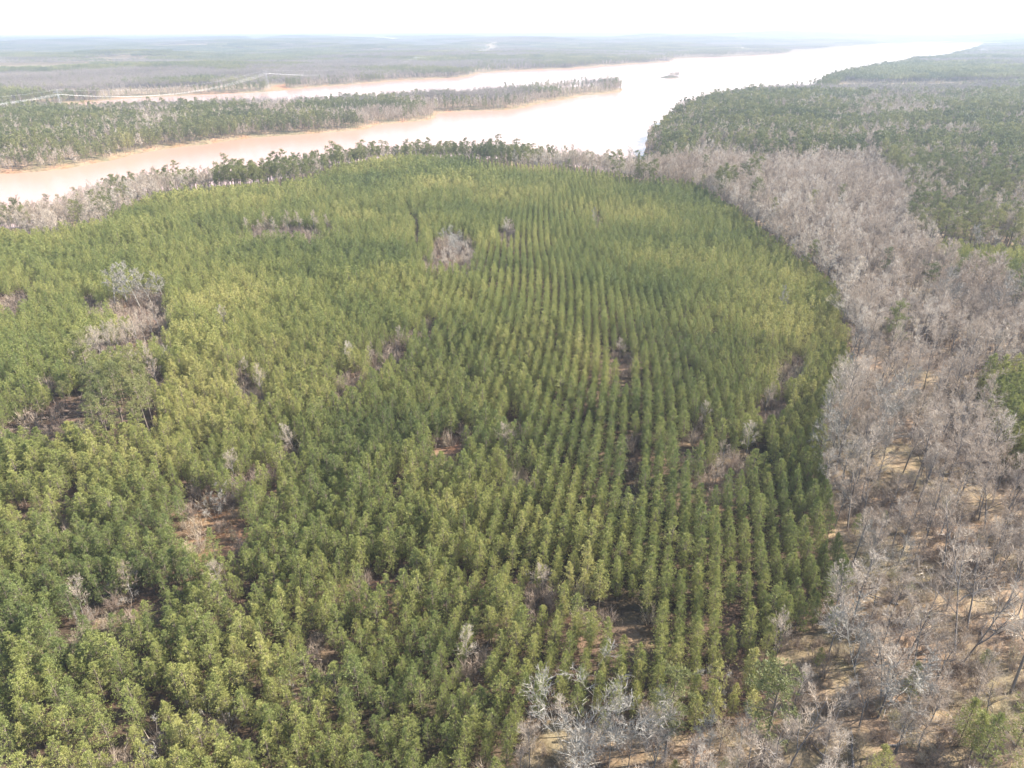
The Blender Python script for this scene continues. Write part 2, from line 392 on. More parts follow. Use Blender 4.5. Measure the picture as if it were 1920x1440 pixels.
MPINE = [PW(p, 20) for p in ([(1204,300),(1195,255),(1262,218),(1450,222),(1620,240),(1640,270),(1500,282),(1330,268),(1262,280)],
                            [(1705,335),(1920,300),(2200,300),(2200,452),(1760,425),(1700,400)],
                            [(1250,235),(1280,180),(1400,165),(1460,185),(1420,215)],
                            [(1340,318),(1400,300),(1440,320),(1445,350),(1400,360),(1345,350)],
                            [(55,700),(130,655),(265,668),(290,735),(190,770),(70,765)])]
# clearings in the plantation: (px, py, half width px, half height px, kind)
CLEAR = [(262,568,72,34,'trees'),(205,650,60,18,'brush'),(275,622,38,16,'brush'),(85,778,85,26,'dark'),(130,752,45,22,'dark'),(850,462,42,26,'trees'),(845,492,62,14,'brush'),
 (955,438,17,14,'brush'),(782,422,5,34,'dark'),(540,428,95,10,'brush'),(398,945,64,56,'clay'),(350,995,24,26,'clay'),(238,1115,42,20,'brush'),(160,1150,28,30,'brush'),(718,1072,32,16,'clay'),
 (1165,1130,55,26,'dark'),(1200,1150,40,24,'brush'),(846,820,34,18,'clay'),(735,650,26,26,'brush'),(655,700,26,20,'brush'),(1170,665,24,12,'brush'),(1485,690,34,30,'brush'),
 (1450,755,26,26,'brush'),(1365,870,34,26,'brush'),(1185,880,20,34,'dark'),(463,715,20,22,'brush'),(318,662,10,8,'brush'),(422,612,8,6,'brush'),(385,1345,24,18,'brush'),(440,1350,24,16,'brush'),
 (300,1395,42,26,'brush'),(240,1400,36,22,'brush'),(905,1425,36,24,'brush'),(810,600,16,10,'brush'),(287,705,12,22,'clay'),(545,835,20,14,'brush'),(560,1290,14,20,'brush'),(440,900,14,12,'dark'),
 (960,775,14,12,'dark'),(605,1190,16,20,'dark'),(1005,1110,30,18,'brush'),(660,1180,10,16,'dark'),(1100,1130,18,20,'brush'),(1380,1130,30,14,'dark'),(1360,1240,22,16,'dark'),(170,560,20,10,'brush'),(25,560,20,12,'brush'),(1120,410,9,14,'brush'),
 (680,1320,20,20,'dark'),(120,950,14,10,'dark'),(510,880,12,22,'dark'),(740,905,10,18,'dark'),(1475,575,8,8,'brush')]
for line in ([(640,716),(668,694),(700,672),(726,656),(750,638),(780,618),(812,600)], [(338,1002),(365,975),(440,905),(470,888),(505,866),(545,835)], [(140,1175),(200,1130),(275,1092)],
             [(1335,900),(1355,880),(1385,850),(1410,815),(1440,770),(1462,742),(1485,700)], [(1150,650),(1175,672),(1168,705)], [(1095,1110),(1130,1130),(1180,1145),(1215,1160)], [(820,825),(848,812),(872,795)],
             [(90,700),(140,668),(200,640),(255,615),(300,605)], [(590,1170),(600,1200),(612,1225)], [(255,690),(285,705),(300,720)], [(450,700),(470,725),(492,748)], [(690,1075),(730,1072),(760,1060)], [(1290,830),(1310,800)],
             [(430,1110),(455,1090),(470,1072)], [(880,1235),(905,1200)], [(985,880),(960,850)], [(1190,900),(1185,850),(1178,810)], [(455,430),(500,426),(560,430),(620,424)], [(0,300+250),(40,545)]):
    for a, b in line: CLEAR.append((a+rng.uniform(-5, 5), b+rng.uniform(-4, 4), rng.uniform(10, 21)*(0.6+b/1500), rng.uniform(7, 14)*(0.4+b/1300), ('brush', 'brush', 'dark')[rng.integers(3)]))
CL = []
for a, b, hw, hh, k in CLEAR:
    dn = PITCH+math.atan((b-720)/F); oc = 8.0*F*math.cos(dn)*math.sin(dn)/90*(0.30 if k in ('clay', 'dark') else 0.16); b += oc; hh += oc*0.9
    c = W(a, b, 10); ex = W(a+hw, b, 10)-c; ey = W(a, b-hh, 10)-c
    CL.append((c, np.linalg.inv(np.array([ex, ey]).T), k))
def clear_val(x, y, kinds=None):
    v = np.full(np.shape(x), 9.0)
    for c, Mi, k in CL:
        if kinds and k not in kinds: continue
        u = Mi[0, 0]*(x-c[0])+Mi[0, 1]*(y-c[1]); q = Mi[1, 0]*(x-c[0])+Mi[1, 1]*(y-c[1])
        v = np.minimum(v, np.hypot(u, q))
    return v

# ------------------------------------------------------------------ ground, water
def polar_grid(r0, r1, ratio):
    rs = [0.0]; r = r0
    while r < r1: rs.append(r); r *= ratio
    rs.append(r1); rs = np.array(rs)
    th = np.concatenate([np.arange(-56, 56, 0.28), np.arange(56, 304, 4.0)])
    return rs, np.radians(th)
rs, th = polar_grid(6, 26000, 1.024)
GX = rs[:, None]*np.sin(th)[None]; GY = rs[:, None]*np.cos(th)[None]
gsd = shore(GX, GY); GZ = height(GX, GY, gsd)
gb = MB(); nr, na = GX.shape
idx = np.arange(nr*na).reshape(nr, na); nx = np.roll(idx, -1, axis=1)
gb.raw(np.stack([GX, GY, GZ], -1).reshape(-1, 3), np.stack([idx[:-1], idx[1:], nx[1:], nx[:-1]], -1).reshape(-1, 4))
gx = GX.ravel(); gy = GY.ravel(); gs = gsd.ravel()
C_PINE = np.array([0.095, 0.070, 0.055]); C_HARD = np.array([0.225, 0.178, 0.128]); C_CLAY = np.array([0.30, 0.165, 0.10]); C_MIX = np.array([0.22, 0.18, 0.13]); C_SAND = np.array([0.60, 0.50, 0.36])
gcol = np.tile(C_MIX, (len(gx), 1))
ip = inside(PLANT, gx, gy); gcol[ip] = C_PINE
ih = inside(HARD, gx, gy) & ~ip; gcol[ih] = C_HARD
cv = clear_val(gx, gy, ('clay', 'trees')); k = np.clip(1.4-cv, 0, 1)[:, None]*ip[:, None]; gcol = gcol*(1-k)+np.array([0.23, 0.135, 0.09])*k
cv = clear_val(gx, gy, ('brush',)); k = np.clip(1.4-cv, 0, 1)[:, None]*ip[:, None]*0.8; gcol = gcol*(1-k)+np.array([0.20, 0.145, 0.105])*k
k = np.clip(1-np.abs(gs-1)/4, 0, 1)[:, None]*.8; gcol = gcol*(1-k)+C_CLAY*k
gcol[np.hypot(gx-ISLE[:, 0].mean(), gy-ISLE[:, 1].mean()) < 120] = (0.10, 0.095, 0.07)
OPEN = []                                              # open ground beyond the lake: (polygon, colour)
for p, c in (([(490,173),(497,166),(515,161),(536,157),(537,169)], C_CLAY*1.1), ([(828,123),(842,115),(850,113),(846,119),(836,124)], C_SAND*.9), ([(893,103),(905,95),(925,92),(930,97),(915,102),(903,107)], C_SAND*.5),
             ([(1366,97),(1376,92.5),(1400,92),(1412,95),(1408,97.5)], C_SAND*.8), ([(640,82),(680,80),(750,83),(748,86),(660,86)], C_SAND*.9), ([(430,84),(520,80),(555,82),(480,88)], C_SAND*.8), ([(0,78),(90,74),(120,78),(30,84)], C_SAND)):
    q = PW(p, 6); OPEN.append(q); gcol[inside(q, gx, gy) & (gs > 0)] = c
def open_land(x, y):
    r = np.zeros(np.shape(x), bool)
    for q in OPEN: r |= inside(q, x, y)
    return r
gm, t, out = new_mat('forest_floor')
at_ = N(t, 'ShaderNodeAttribute', attribute_name='floor'); tc = N(t, 'ShaderNodeTexCoord')
n1 = N(t, 'ShaderNodeTexNoise'); n1.inputs['Scale'].default_value = 0.35; n1.inputs['Detail'].default_value = 6
n2 = N(t, 'ShaderNodeTexNoise'); n2.inputs['Scale'].default_value = 0.06; n2.inputs['Detail'].default_value = 4
n3 = N(t, 'ShaderNodeTexNoise'); n3.inputs['Scale'].default_value = 3.0; n3.inputs['Detail'].default_value = 5
for n_ in (n1, n2, n3): t.links.new(tc.outputs['Object'], n_.inputs['Vector'])
r1 = ramp(t, n1.outputs['Fac'], [(0.3, (0.55, 0.48, 0.42)), (0.5, (1.0, 1.0, 1.0)), (0.68, (1.25, 1.22, 1.1))])
r2 = ramp(t, n2.outputs['Fac'], [(0.35, (0.75, 0.78, 0.62)), (0.62, (1.18, 1.02, 0.92))])
r3 = ramp(t, n3.outputs['Fac'], [(0.3, (0.72, 0.70, 0.66)), (0.7, (1.2, 1.2, 1.2))])
def mul(a, b):
    m = N(t, 'ShaderNodeMix', data_type='RGBA', blend_type='MULTIPLY'); m.inputs[0].default_value = 1
    t.links.new(a, m.inputs[6]); t.links.new(b, m.inputs[7]); return m.outputs[2]
cc = mul(mul(mul(at_.outputs['Color'], r1), r2), r3)
b = N(t, 'ShaderNodeBsdfPrincipled'); b.inputs['Roughness'].default_value = 0.95; b.inputs['Specular IOR Level'].default_value = 0.1
t.links.new(cc, b.inputs['Base Color']); t.links.new(b.outputs[0], out.inputs[0])
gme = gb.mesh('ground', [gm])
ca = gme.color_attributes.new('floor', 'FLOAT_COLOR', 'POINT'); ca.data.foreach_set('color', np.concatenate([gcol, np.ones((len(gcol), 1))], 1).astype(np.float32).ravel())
tag(link(bpy.data.objects.new('ground', gme)), None, None, kind='structure')
wm, t, out = new_mat('muddy_water')
b = N(t, 'ShaderNodeBsdfPrincipled'); b.inputs['Roughness'].default_value = 0.22; b.inputs['IOR'].default_value = 1.33
tc = N(t, 'ShaderNodeTexCoord'); n1 = N(t, 'ShaderNodeTexNoise'); n1.inputs['Scale'].default_value = 0.006; n1.inputs['Detail'].default_value = 4
mp = N(t, 'ShaderNodeMapping'); mp.inputs['Scale'].default_value = (1, 0.45, 1)
t.links.new(tc.outputs['Object'], mp.inputs[0]); t.links.new(mp.outputs[0], n1.inputs['Vector'])
t.links.new(mix(t, n1.outputs['Fac'], (0.38, 0.200, 0.133), (0.46, 0.270, 0.192)), b.inputs['Base Color'])
n2 = N(t, 'ShaderNodeTexNoise'); n2.inputs['Scale'].default_value = 0.5; n2.inputs['Detail'].default_value = 5; t.links.new(tc.outputs['Object'], n2.inputs['Vector'])
bp = N(t, 'ShaderNodeBump'); bp.inputs['Strength'].default_value = 0.5; bp.inputs['Distance'].default_value = 0.25
t.links.new(n2.outputs['Fac'], bp.inputs['Height']); t.links.new(bp.outputs[0], b.inputs['Normal']); t.links.new(b.outputs[0], out.inputs[0])
wb = MB(); wb.raw([(-6000, 150, 0), (16000, 150, 0), (16000, 14000, 0), (-6000, 14000, 0)], [(0, 1, 2, 3)])
tag(link(bpy.data.objects.new('water', wb.mesh('water', [wm]))), None, None, kind='structure')

# ------------------------------------------------------------------ tree positions
HFOV = R(41)
def in_view(x, y, extra=16):
    return (np.abs(x) < np.maximum(y, 0)*math.tan(HFOV)+extra) & (y > 28)
def jgrid(x0, x1, y0, y1, s, jit=0.42):
    X, Y = np.meshgrid(np.arange(x0, x1, s), np.arange(y0, y1, s)); X = X+((np.arange(X.shape[0]) % 2)*s/2)[:, None]
    X = X.ravel()+rng.uniform(-jit, jit, X.size)*s; Y = Y.ravel()+rng.uniform(-jit, jit, Y.size)*s
    k = in_view(X, Y); return X[k], Y[k]
recs = {}
def store(kind, x, y, sc_xy, sc_z, lodr):
    n = len(x); r = np.hypot(x, y); z = height(x, y)
    lod = np.where(r < lodr[0], 0, np.where(r < lodr[1], 1, 2))
    keys = sorted(kind.lod); lod = np.minimum(lod, max(keys)); idx = np.zeros(n, int)
    for l in keys:
        m = lod == l; idx[m] = rng.choice(kind.lod[l], m.sum())
    rot = np.stack([rng.normal(0, .02, n), rng.normal(0, .02, n), rng.uniform(0, 6.28, n)], 1)
    scl = np.stack([sc_xy, sc_xy, sc_z], 1)
    recs.setdefault(kind.name, []).append((np.stack([x, y, z], 1), rot, scl, idx))
# rows of the plantation: planted on the contour, so their heading drifts with the distance
yy = np.arange(0, 1300, 1.0)
def head(y): return R(15)*(1-np.clip((y-125)/130, 0, 1))+R(1.0)
gy_ = np.cumsum(np.tan(head(yy)))
def shift(y): return np.interp(y, yy, gy_)-np.interp(150, yy, gy_)
ROW = 2.92
U, V = np.meshgrid(np.arange(-900, 700, ROW), np.arange(28, 900, 1.62))
U = U.ravel(); V = V.ravel()
V = V+rng.uniform(-0.5, 0.5, V.size)
wave = (fbm(U, V, 130, 2, 4.4)-0.5)*9
px_ = U+shift(V)+wave
far_blur = np.clip((V-300)/90, 0, 1)*0.75*np.clip((px_+150)/-40+1, .6, 1)
left = np.clip(far_blur+(fbm(px_, V, 160, 2, 1.3)-0.45)*5+np.clip((-px_-0.02*V)/70, 0, 1)*0.9-np.clip(px_/40, 0, 1), 0, 1)   # rows closed up and blurred on the left
x = px_+rng.normal(0, 0.10+0.65*left); y = V+rng.normal(0, 0.2+0.5*left)
k = in_view(x, y); x, y, left = x[k], y[k], left[k]
k = (inside(PLANT, x, y) | inside(YP1, x, y) | inside(YP2, x, y)); x, y, left = x[k], y[k], left[k]
cvv = clear_val(x, y); k = (cvv > 1+1.1*(fbm(x, y, 5, 2, 3)-0.55)) & (rng.random(len(x)) > 0.03+(0.08+0.42*left)*(fbm(x, y, 11, 3, 6.0) > 0.60)) & ~inside(MPINE[4], x, y); x, y, left = x[k], y[k], left[k]
s = rng.normal(0.67, 0.10, len(x))*(0.82+0.36*fbm(x, y, 40, 3, 7.7)); s = np.where(inside(YP2, x, y), s*1.25, s); small = rng.random(len(x)) < 0.04; s = np.where(small, s*0.72, s)
store(PINE, x, y, s*(0.90+0.17*left)*rng.normal(1, .11, len(x)), s, (230, 480)); NPINE = len(x)

# hardwoods and tall pines
def pine_frac(x, y):
    px, py, _ = proj(x, y, 16)
    f = np.clip((fbm(x*0.7, y, 55, 4, 11.0)-0.50)*5+0.34, 0.05, 0.75)
    f = np.where(inside(HARD, x, y), 0.008, f)
    for q in MPINE[:4]: f = np.where(inside(q, x, y), 0.22+0.42*(fbm(x, y, 30, 3, 12) > 0.49), f)
    f = np.where(inside(MPINE[4], x, y), 1.0, f)
    strip = (py > 130) & (py < 330) & (px < 1180) & (y > 560) & (y > 560+(px-100)*0.42)
    f = np.where(strip & (px > 830), np.clip((190-py)/60, 0.05, 0.25)+0.2*(px < 1000), f)
    f = np.where(strip & (px < 830) & (py > 230), np.maximum(f, 0.4), f)
    f = np.where((y < 900) & (px > 235) & (px < 1240) & (shore(x, y) < 45) & ~strip, 0.22+0.3*(fbm(x, y, 25, 2, 9) > .5), f)
    f = np.where((px > 90) & (px < 235) & (py > 340) & (py < 440), np.where(px < 200, 0.12, 0.4), f)
    return f
x, y = jgrid(-1050, 1050, 30, 1150, 4.8)
sdv = shore(x, y); k = (sdv > 2.5) & ~inside(YP1, x, y) & ~inside(YP2, x, y); x, y, sdv = x[k], y[k], sdv[k]
inp = inside(PLANT, x, y) & ~inside(MPINE[4], x, y)
k = ~inp & ~(inside(MPINE[4], x, y) & (clear_val(x, y) < 1.0)); x, y, sdv = x[k], y[k], sdv[k]
pf = rng.random(len(x)) < pine_frac(x, y)
bx_, by_ = x[~pf], y[~pf]; tx_, ty_ = x[pf], y[pf]
# near the bottom right the wood is thin: gaps with leaf litter
r = np.hypot(bx_, by_); thin = inside(HARD, bx_, by_) & (rng.random(len(bx_)) < np.where(r < 120, np.where(bx_ < 55, 0.5, 0.25), np.where(r < 160, 0.05, 0.01))+0.5*(fbm(bx_, by_, 22, 2, 15) > 0.64)*(r < 260))
bx_, by_ = bx_[~thin], by_[~thin]
# shoreline belts further out
XA, YA = jgrid(-1800, 1900, 1150, 1900, 6.3); XB, YB = jgrid(-3600, 4200, 1900, 4200, 9.0)
xs = np.concatenate([XA, XB]); ys = np.concatenate([YA, YB])
sv = shore(xs, ys); k = (sv > 3) & (sv < 34) & (np.hypot(xs-ISLE[:, 0].mean(), ys-ISLE[:, 1].mean()) > 120); xs, ys = xs[k], ys[k]
pxs, pys, _ = proj(xs, ys, 5)
pf = rng.random(len(xs)) < np.where((pxs > 850) & (pxs < 1180) & (pys > 155), 0.12, np.clip((fbm(xs, ys, 220, 3, 21.0)-0.42)*5+0.45, 0.05, 0.95))
ix, iy = [], []
while len(ix) < 60:
    c = ISLE.min(0)+rng.random(2)*np.ptp(ISLE, 0)
    if shore(c[0], c[1]) > 1.5: ix.append(c[0]); iy.append(c[1])
ix, iy = np.array(ix), np.array(iy); ipx, _, _ = proj(ix, iy, 2); si = np.clip((ipx-1238)/34, 0.05, 1)**1.5*0.62+0.12
store(BARE, ix, iy, si*1.1, si, (230, 560))
BX = np.concatenate([bx_, xs[~pf]]); BY = np.concatenate([by_, ys[~pf]]); TX = np.concatenate([tx_, xs[pf]]); TY = np.concatenate([ty_, ys[pf]])
k = ~open_land(BX, BY); BX, BY = BX[k], BY[k]; k = ~open_land(TX, TY); TX, TY = TX[k], TY[k]
# odd hardwoods and pines standing inside the plantation, and round its clearings
ex, ey = [], []
for (a, b_, hw, hh, kd) in CLEAR:
    if kd != 'brush' or hw > 100 or rng.random() < .65: continue
    for q in range(max(1, int(hw/24))):
        c = W(a+rng.uniform(-.6, .6)*hw, b_+rng.uniform(-.5, .7)*hh, 8); ex.append(c[0]); ey.append(c[1])
sB = 0.83*rng.normal(1.0, 0.15, len(BX))*np.where((np.hypot(BX, BY) < 130) & (BX < 55), 0.62, np.where(np.hypot(BX, BY) < 140, 0.9, np.where((BY > 400) & (BX < 110) & (shore(BX, BY) < 45) & (BY < 700), 0.72, np.where((BY > 560) & (BX < 200), 0.85, 0.97))))
store(BARE, BX, BY, sB, sB*rng.normal(1, .06, len(BX)), (230, 560))
n0 = len(ex)
for a, b_ in ((150,690),(163,684),(178,680),(192,674),(170,668),(208,664),(226,662),(243,656),(236,646),(255,643),(270,634),(288,630),(304,624),(262,650),(465,440),(490,438),(515,440),(540,437),(565,438),(590,436),(615,434),(815,512),(830,508),(850,514),(870,510),(885,506),(950,450),(960,452)):
    c = W(a, b_, 7); ex.append(c[0]); ey.append(c[1])
ex, ey = np.array(ex), np.array(ey); sE = rng.uniform(.38, .6, len(ex)); sE[n0:] *= 1.2; store(BARE, ex, ey, sE, sE*1.1, (230, 560))
sT = rng.normal(0.80, 0.13, len(TX)); inm = inside(MPINE[4], TX, TY); sT = np.where(inm, sT*0.85, np.where((shore(TX, TY) < 45) & (TY < 700) & (TX < 110), sT*0.68, np.where((TY > 560) & (TX < 200), sT*.86, sT)))
store(TALL, TX, TY, sT*np.where(inm, 0.95, 0.92), sT, (260, 620))

# brush: under the hardwoods and in the clearings
x, y = jgrid(-420, 470, 30, 470, 2.5)
ih = inside(HARD, x, y) & ~inside(PLANT, x, y) & ~inside(YP1, x, y) & ~inside(YP2, x, y); cv = clear_val(x, y, ('brush', 'trees')) < 1.1; cvc = clear_val(x, y, ('clay', 'dark')) < 1.0
px, py, _ = proj(x, y, 7)
dens = np.where(ih, np.clip((fbm(x, y, 18, 3, 31)-0.45)*3.2+0.40+0.5*(py > 1180), 0, 0.97), 0)
dens = np.where(inside(PLANT, x, y), 0.035, dens); dens = np.where(cv, 0.8, dens); dens = np.where(cvc, 0.34, dens)
k = (rng.random(len(x)) < dens) & (shore(x, y) > 3); x, y = x[k], y[k]
s = rng.uniform(0.5, 1.25, len(x)); inpl = inside(PLANT, x, y) & (clear_val(x, y) < 1.1)
store(BUSH, x, y, s*np.where(inpl, 1.3, 1), s*np.where(inpl, 1.6, 1), (200, 9999))
# a few young pines under the bare trees at the lower right
YN = [(1700,1320,1238),(1440,1175,1098),(1560,1185,1140),(1640,1475,1395),(1795,1400,1310),(1830,1450,1345),(1815,1425,1330),(1900,1410,1295),(1905,1480,1400),(1355,1462,1418),(1700,1120,1090),(1600,1010,965),(1655,985,955),
      (1530,1255,1215),(1470,1100,1040),(1840,1255,1215),(1260,1470,1425),(1130,1380,1335),(1770,960,925),(1880,640,605),(1500,740,705)]

# ------------------------------------------------------------------ landmark trees placed one by one: (kind, base px, base py, top py, width factor, label)
def solve(px, py, top):
    c = W(px, py, 6.5); 
    for _ in range(3): c = W(px, py, float(height(np.array([c[0]]), np.array([c[1]]))[0]))
    g = float(height(np.array([c[0]]), np.array([c[1]]))[0]); lo, hi = 0.5, 60
    for _ in range(30):
        m = (lo+hi)/2; _, q, _ = proj(c[0], c[1], g+m)
        if q > top: lo = m
        else: hi = m
    return c[0], c[1], g, lo
WH = []       # meshes of special trees
def tree_object(kind_name, pair, mats, x, y, z, rz, sx, sz, label, cat, group):
    e = bpy.data.objects.new(kind_name, None); e.empty_display_size = 1; e.location = (x, y, z); e.rotation_euler = (0, 0, rz); e.scale = (sx, sx, sz)
    col.objects.link(e); tag(e, label, cat, group)
    for nm, me in (('trunk', pair[0]), ('crown', pair[1])):
        o = bpy.data.objects.new(nm, me); col.objects.link(o); o.parent = e
    return e
def special(seed, pale=False, **kw):
    T, C = bare_tree(**kw, seed=seed); mt = M_PALE if pale else M_TWIG; mb = M_PALE if pale else M_GREYBARK
    return T.mesh('bare_trunk', [mb]), C.mesh('bare_crown', [mt])
SP = {'vase': special(501, True, H=16, spread=6.0, n1=26, n2=9, n3=7, n4=3, tw=0.04, low=0.18, stems=5, thick=0.45),
      'white': special(502, True, H=18, spread=6.0, n1=24, n2=10, n3=7, n4=4, tw=0.05, low=0.30, stems=2, thick=0.75),
      'pole': special(503, True, H=16, spread=3.4, n1=15, n2=7, n3=6, n4=3, tw=0.04, low=0.40, thick=0.7),
      'whip': special(504, True, H=10, spread=2.6, n1=16, n2=7, n3=5, n4=3, tw=0.045, low=0.15, stems=5, thick=0.8),
      'fork': special(505, False, H=17, spread=6.0, n1=10, n2=7, n3=6, n4=4, tw=0.04, low=0.35, stems=2, thick=1.3),
      'grey': special(506, False, H=18, spread=6.5, n1=15, n2=8, n3=6, n4=4, tw=0.045, low=0.38, thick=1.25),
      'whitemid': special(507, True, H=17, spread=4.4, n1=15, n2=7, n3=6, n4=2, tw=0.08, low=0.35, thick=1.0)}
LAND = [('vase',1095,1462,1278,1.15,'pale many-stemmed bare tree spreading at the bottom edge, widest of that clump'),
 ('pole',1140,1445,1312,0.9,'thin pale leafless tree just right of the spreading many-stemmed one'),
 ('pole',1178,1432,1345,0.8,'small slender pale bare tree over orange ground at the bottom edge'),
 ('pole',1222,1450,1288,1.1,'pale forked leafless tree left of the leaning old pine at the bottom'),
 ('whip',1325,1335,1262,1.0,'small white fan-shaped bare tree in the dark gap below the pine rows'),
 ('fork',1459,1462,1300,1.1,'dark-stemmed bare tree with one long limb reaching right at the bottom edge'),
 ('pole',1312,1460,1335,0.9,'thin grey leafless tree between the two old pines at the bottom'),
 ('pole',1385,1440,1325,0.9,'thin pale leafless tree just left of the right-hand old pine'),
 ('white',1630,1330,1162,1.2,'large white-branched bare tree with broad crown, lower right'),
 ('grey',1676,1412,1300,1.0,'short-trunked grey bare tree below the large white-branched one'),
 ('grey',1700,1240,1080,0.95,'grey leafless tree leaning beside sunlit leaf litter, right of the white-branched tree'),
 ('fork',1795,1245,1010,0.9,'tall dark forked bare trunk over tan leaf litter at the lower right'),
 ('grey',1895,1300,1060,0.9,'tall dark-trunked bare tree at the right edge, lower right'),
 ('white',1640,1090,985,0.9,'pale crooked bare tree against the plantation corner'),
 ('white',1590,905,735,0.9,'white-crowned bare tree at the plantation edge, right of the rows'),
 ('white',1665,830,690,0.9,'white-limbed bare tree one back from the plantation edge'),
 ('grey',1740,900,735,1.0,'grey bare tree with dark trunk in the middle of the hardwood belt'),
 ('grey',1840,720,580,1.1,'broad grey bare tree near the right edge beside a patch of orange ground'),
 ('white',1810,620,500,1.3,'wide pale rounded bare tree in front of the small right-hand pine block'),
 ('whitemid',218,582,500,1.4,'leftmost white bare tree of the clump in the left clearing'),
 ('whitemid',243,578,508,1.2,'slim white bare tree second from left in the left clearing clump'),
 ('whitemid',268,584,490,1.25,'tallest white bare tree in the middle of the left clearing clump'),
 ('whitemid',290,578,500,1.2,'narrow white bare tree right of the tallest in the left clearing'),
 ('whitemid',313,572,503,1.2,'rightmost white bare tree of the left clearing clump'),
 ('whitemid',318,688,640,0.9,'lone small white dead tree among the pines below the left clearing'),
 ('whitemid',422,630,597,0.9,'tiny white dead tree alone among pines right of the left clearing'),
 ('white',855,488,424,1.35,'broad pale bare tree in the clearing in the middle of the plantation'),
 ('whitemid',785,492,462,0.8,'small pale bare tree left of the broad one in the middle clearing'),
 ('whitemid',1113,432,388,0.8,'thin pale dead tree alone in the far part of the plantation'),
 ('whitemid',1470,600,535,0.8,'pale dead snag alone near the right side of the plantation'),
 ('whip',405,975,925,1.0,'small whitish bare tree in the reddish clearing of the left plantation'),
 ('whip',425,955,905,1.1,'greyer bare thicket tree at the right end of the reddish clearing'),
 ('whip',240,1130,1085,1.5,'low whitish bare thicket in the lower left clearing'),
 ('whip',165,1175,1135,0.9,'small white bare sapling left of the lower left thicket'),
 ('whip',320,1425,1365,1.3,'pale bare sapling clump at the bottom left edge'),
 ('whip',385,1365,1315,1.0,'left one of two white bare saplings low in the left plantation'),
 ('whip',440,1365,1318,0.8,'right one of two white bare saplings low in the left plantation'),
 ('whip',545,1320,1262,0.5,'thin white bare pole standing in a narrow gap of the lower pines'),
 ('whip',1010,1110,1065,0.9,'small grey bare tree among the lower middle pines'),
 ('whitemid',1595,790,660,0.8,'pale bare tree standing half among the edge pines')]
for i, (k_, bx, by, tp, wf, lb) in enumerate(LAND):
    x0, y0, z0, h = solve(bx, by, tp); H0 = {'vase': 15.5, 'white': 17.5, 'pole': 15.5, 'whip': 10, 'fork': 16.5, 'grey': 18, 'whitemid': 17}[k_]
    s0 = h/max(v.co.z for v in SP[k_][1].vertices); tree_object('bare_tree', SP[k_], None, x0, y0, z0, 0.7*i, s0*wf, s0, lb, 'tree', 'bare trees standing out from the wood')
LTALL = [(1425,1440,1238,1.1,'old dark pine with bare lower trunk at the plantation corner, bottom right'),(1245,1428,1250,1.0,'old olive-crowned pine between the pale bare trees at the bottom'),
 (1160,365,278,0.8,'tall thin pine standing above the shore trees by the narrow inlet'),(1318,345,288,0.8,'tall straight pine at the top corner of the plantation'),
 (1195,358,290,0.7,'thin tall pine just right of the tallest shore pine'),(210,760,690,0.9,'broad olive pine above the dark hollow on the left'),(130,775,712,0.9,'left broad old pine over the dark hollow')]
for i, (bx, by, tp, wf, lb) in enumerate(LTALL):
    x0, y0, z0, h = solve(bx, by, tp); s0 = h/max(v.co.z for v in TALL.pairs[i % 5][1].vertices); tree_object('tall_pine', TALL.pairs[i % 5], None, x0, y0, z0, 1.3*i, s0*wf, s0, lb, 'pine', 'old pines standing above the rest')
YW = ['below the large white tree', 'at the rows\' lower corner', 'under thin bare trees', 'cut by the bottom edge, right', 'leftmost of the sunny bottom clump', 'largest of the bottom clump', 'middle of the bottom clump', 'second lowest', 'lowest', 'at bottom edge', 'above the leaf litter', 'beside the plantation edge', 'between crooked pale trees', 'small and dark', 'bushy', 'right of the leaning trunk', 'low at the bottom edge', 'beside the many-stemmed tree', 'high up among trunks', 'topmost', 'in the brown streak']
for i, (bx, by, tp) in enumerate(YN):
    x0, y0, z0, h = solve(bx, by, tp); s0 = h/12
    px, py, _ = proj(x0, y0, z0); side = 'at the right edge' if px > 1780 else 'at the foot of the plantation' if px < 1500 else 'among the bare trees'
    tree_object('pine_tree', PINE.pairs[i % 6], None, x0, y0, z0, 1.1*i, s0*1.05, s0, 'lone young pine growing wild %s, %s' % (side, YW[i]), 'pine', 'young pines growing wild '+side)

LOGS = [(1722,1045,6,.4,'bent dark fallen trunk above the leaf litter'),(1600,1390,7,1.2,'grey fallen log below the large white tree'),(1760,1150,8,-.3,'long fallen trunk across the sunlit leaf litter'),(1845,1180,6,.9,'short fallen log near the right edge'),
 (1540,1400,5,2.0,'thin fallen stem in the brown brush, bottom'),(1700,1385,6,.1,'fallen log beside the short grey tree'),(1880,1350,7,1.6,'fallen trunk at the right edge, low down'),(1650,1120,6,2.6,'fallen stem under the crooked pale trees'),(1120,1425,4,.2,'broken branch on orange soil, bottom'),(1790,1010,7,.7,'fallen trunk high among the bare trees')]
for a, b, L, az, lb in LOGS:
    c = W(a, b, 6.5); z = float(height(c[0], c[1])); B = MB(); g_ = np.random.default_rng(int(a))
    P = [np.array([math.cos(az)*L*(t_-.5), math.sin(az)*L*(t_-.5), .16+.25*t_+g_.normal(0, .05)])+np.array([*g_.normal(0, .12, 2), 0]) for t_ in (0, .25, .5, .75, 1)]
    B.tube(P, [.2, .18, .14, .1, .05], 6)
    for k_ in (2, 3): B.tube([P[k_], P[k_]+np.array([*g_.normal(0, .8, 2), 1.0])], [.06, .02], 4)
    o = link(bpy.data.objects.new('fallen_log', B.mesh('fallen_log', [M_GREYBARK]))); o.location = (c[0], c[1], z); tag(o, lb, 'log', 'fallen logs on the forest floor')

